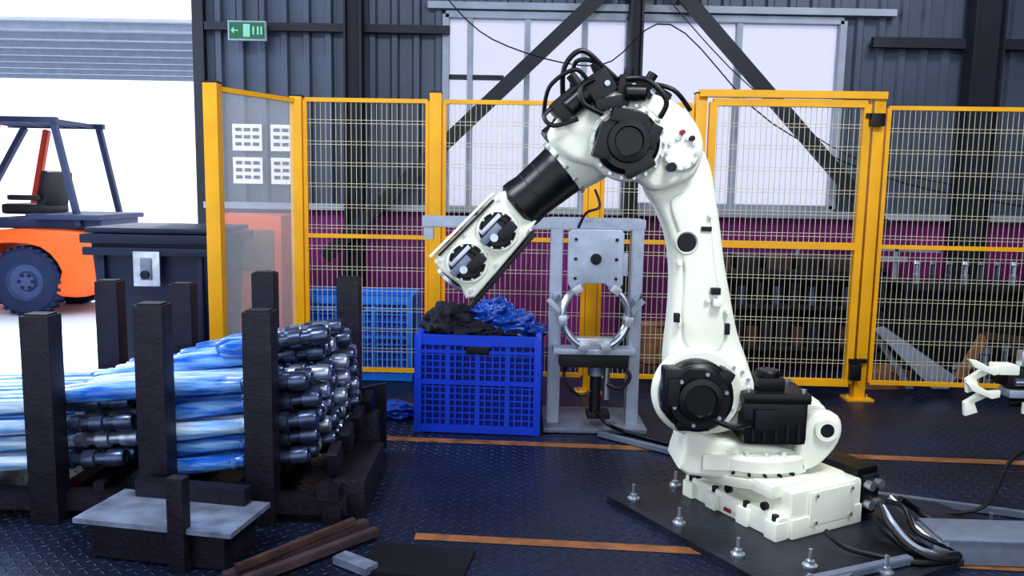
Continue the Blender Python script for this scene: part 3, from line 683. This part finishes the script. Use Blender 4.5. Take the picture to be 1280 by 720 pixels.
b=B('metal_sheet_offcut'); b.prism([(2.72,.50),(2.80,.52),(3.38,.14),(3.32,.05),(3.2,.05)],5.93,5.95,'alu'); b.prism([(2.74,.46),(2.78,.47),(3.1,.03),(3.04,.03)],6.0,6.02,'grey'); b.done()
b=B('machine_parts_pile')
for i in range(40):
    x=random.uniform(3.4,4.8); y=random.uniform(6.1,6.7); s=random.uniform(.05,.13); z=s*.5
    mm=random.choice(['rust','shaftd','grey','wood','card','shaft','beam'])
    if i%3==0: b.cyl((x,y,z),(x+random.uniform(-.25,.25),y+random.uniform(-.1,.1),z+random.uniform(0,.15)),s*.4,mm,seg=12)
    elif i%3==1: b.box((x,y,z),(s*1.6,s,s),mm,rot=(0,0,random.random()),bev=.01)
    else: b.lathe((x,y,0),(0,0,1),[(0,0),(0,s*.7),(.03,s*.7),(.04,s*.3),(.14+s,s*.3),(.15+s,s*.5),(.2+s,s*.5),(.2+s,0)],mm,14)
b.bar((3.6,6.3,.05),(3.78,6.3,.40),.04,.07,'card'); b.bar((3.78,6.3,.40),(4.2,6.3,.36),.05,.05,'rust')
b.done()
b=B('workbench')
b.box((4.0,7.0,.72),(1.3,.4,.05),'beam'); b.box((4.0,7.17,.36),(1.25,.02,.68),'beam')
for x in (3.4,4.6): 
    for y in (6.85,7.15): b.box((x,y,.36),(.05,.05,.72),'beam')
for i in range(8):
    x=3.5+i*.14; b.lathe((x,6.9,.745),(0,0,1),[(0,0),(0,.03),(.08,.035),(.09,.02),(.16,.02),(.17,.035),(.2,.03),(.2,0)],'shaft' if i%3==0 else 'shaftd',12)
b.done()
b=B('red_machine_cabinet'); b.box((5.2,7.1,.5),(.9,.5,1.0),'redp',bev=.02); b.box((5.2,6.84,.6),(.6,.02,.5),'dblack'); b.done()

# gripper at right edge, carried by its own column
b=B('shaft_gripper_tool')
gy=3.95; zo=-.09
b.box((2.60,gy,.70+zo),(.26,.12,.10),'black',bev=.01); b.box((2.47,gy-.02,.74+zo),(.1,.1,.05),'cream',bev=.01); b.box((2.63,gy-.02,.62+zo),(.3,.1,.04),'alu',bev=.006)
for z0 in (.72+zo,.60+zo):
    b.prism([(2.44,z0+.0),(2.40,z0-.01),(2.30,z0+.03),(2.27,z0+.07),(2.31,z0+.065),(2.38,z0+.03),(2.44,z0+.035)],gy-.06,gy-.03,'cream',.003)
    b.prism([(2.42,z0),(2.34,z0-.04),(2.36,z0-.09),(2.30,z0-.11),(2.29,z0-.04),(2.38,z0+.02)],gy-.02,gy+.01,'cream',.003)
b.box((2.56,gy-.05,.80+zo),(.08,.05,.08),'steel',bev=.01); b.cyl((2.5,gy-.06,.68+zo),(2.72,gy-.06,.68+zo),.02,'chrome'); b.cyl((2.52,gy,.56+zo),(2.70,gy,.56+zo),.02,'dblack')
b.box((2.72,gy-.07,.72+zo),(.1,.03,.1),'cream',bev=.01); b.box((2.60,gy-.07,.55+zo),(.1,.03,.06),'cream',bev=.01)
b.box((2.95,gy,.35),(.12,.12,.7),'dblack',bev=.006); b.bar((2.6,gy,.66+zo),(2.98,gy,.66+zo),.08,.06,'dblack'); b.box((2.95,gy,.01),(.3,.3,.02),'dblack')
b.done()

# ---------------------------------------------------------------- light
w=bpy.data.worlds.new('world'); sc.world=w; w.use_nodes=True; nt=w.node_tree
bg=nt.nodes['Background']; bg.inputs[0].default_value=(.84,.91,1,1); bg.inputs[1].default_value=1.5
def area(name,loc,tgt,sx,sy,p,col=(1,1,1)):
    l=bpy.data.lights.new(name,'AREA'); l.shape='RECTANGLE'; l.size=sx; l.size_y=sy; l.energy=p; l.color=col
    o=bpy.data.objects.new(name,l); bpy.context.collection.objects.link(o); o.location=loc
    o.rotation_euler=(Vector(tgt)-Vector(loc)).to_track_quat('-Z','Y').to_euler(); return o
area('ceiling_fill',(1.8,1.4,4.8),(1.2,3.8,0),1.2,1.2,180,(.93,.97,1))  # unseen fill lamp, added to light the robot side
area('ceiling_fill',(3.5,5.2,4.8),(3.0,6.4,0),1.0,1.0,70,(.97,.98,1))  # unseen fill lamp, added over the area behind the fence
area('ceiling_fill',(-2.2,2.0,4.8),(-1.8,3.6,0),1.2,1.2,120,(.85,.92,1))  # unseen fill lamp, added above the rack side
area('door_fill',(-6.0,5.5,3.0),(-1,4,.6),3,2.5,340,(.76,.87,1))  # unseen area lamp inside the room, added to boost light from the door
s=bpy.data.lights.new('sun','SUN'); s.energy=4; s.angle=.05; s.color=(1,.98,.94)
so=bpy.data.objects.new('sun',s); bpy.context.collection.objects.link(so)
so.rotation_euler=V(.18,-1,-1.45).to_track_quat('-Z','Y').to_euler()
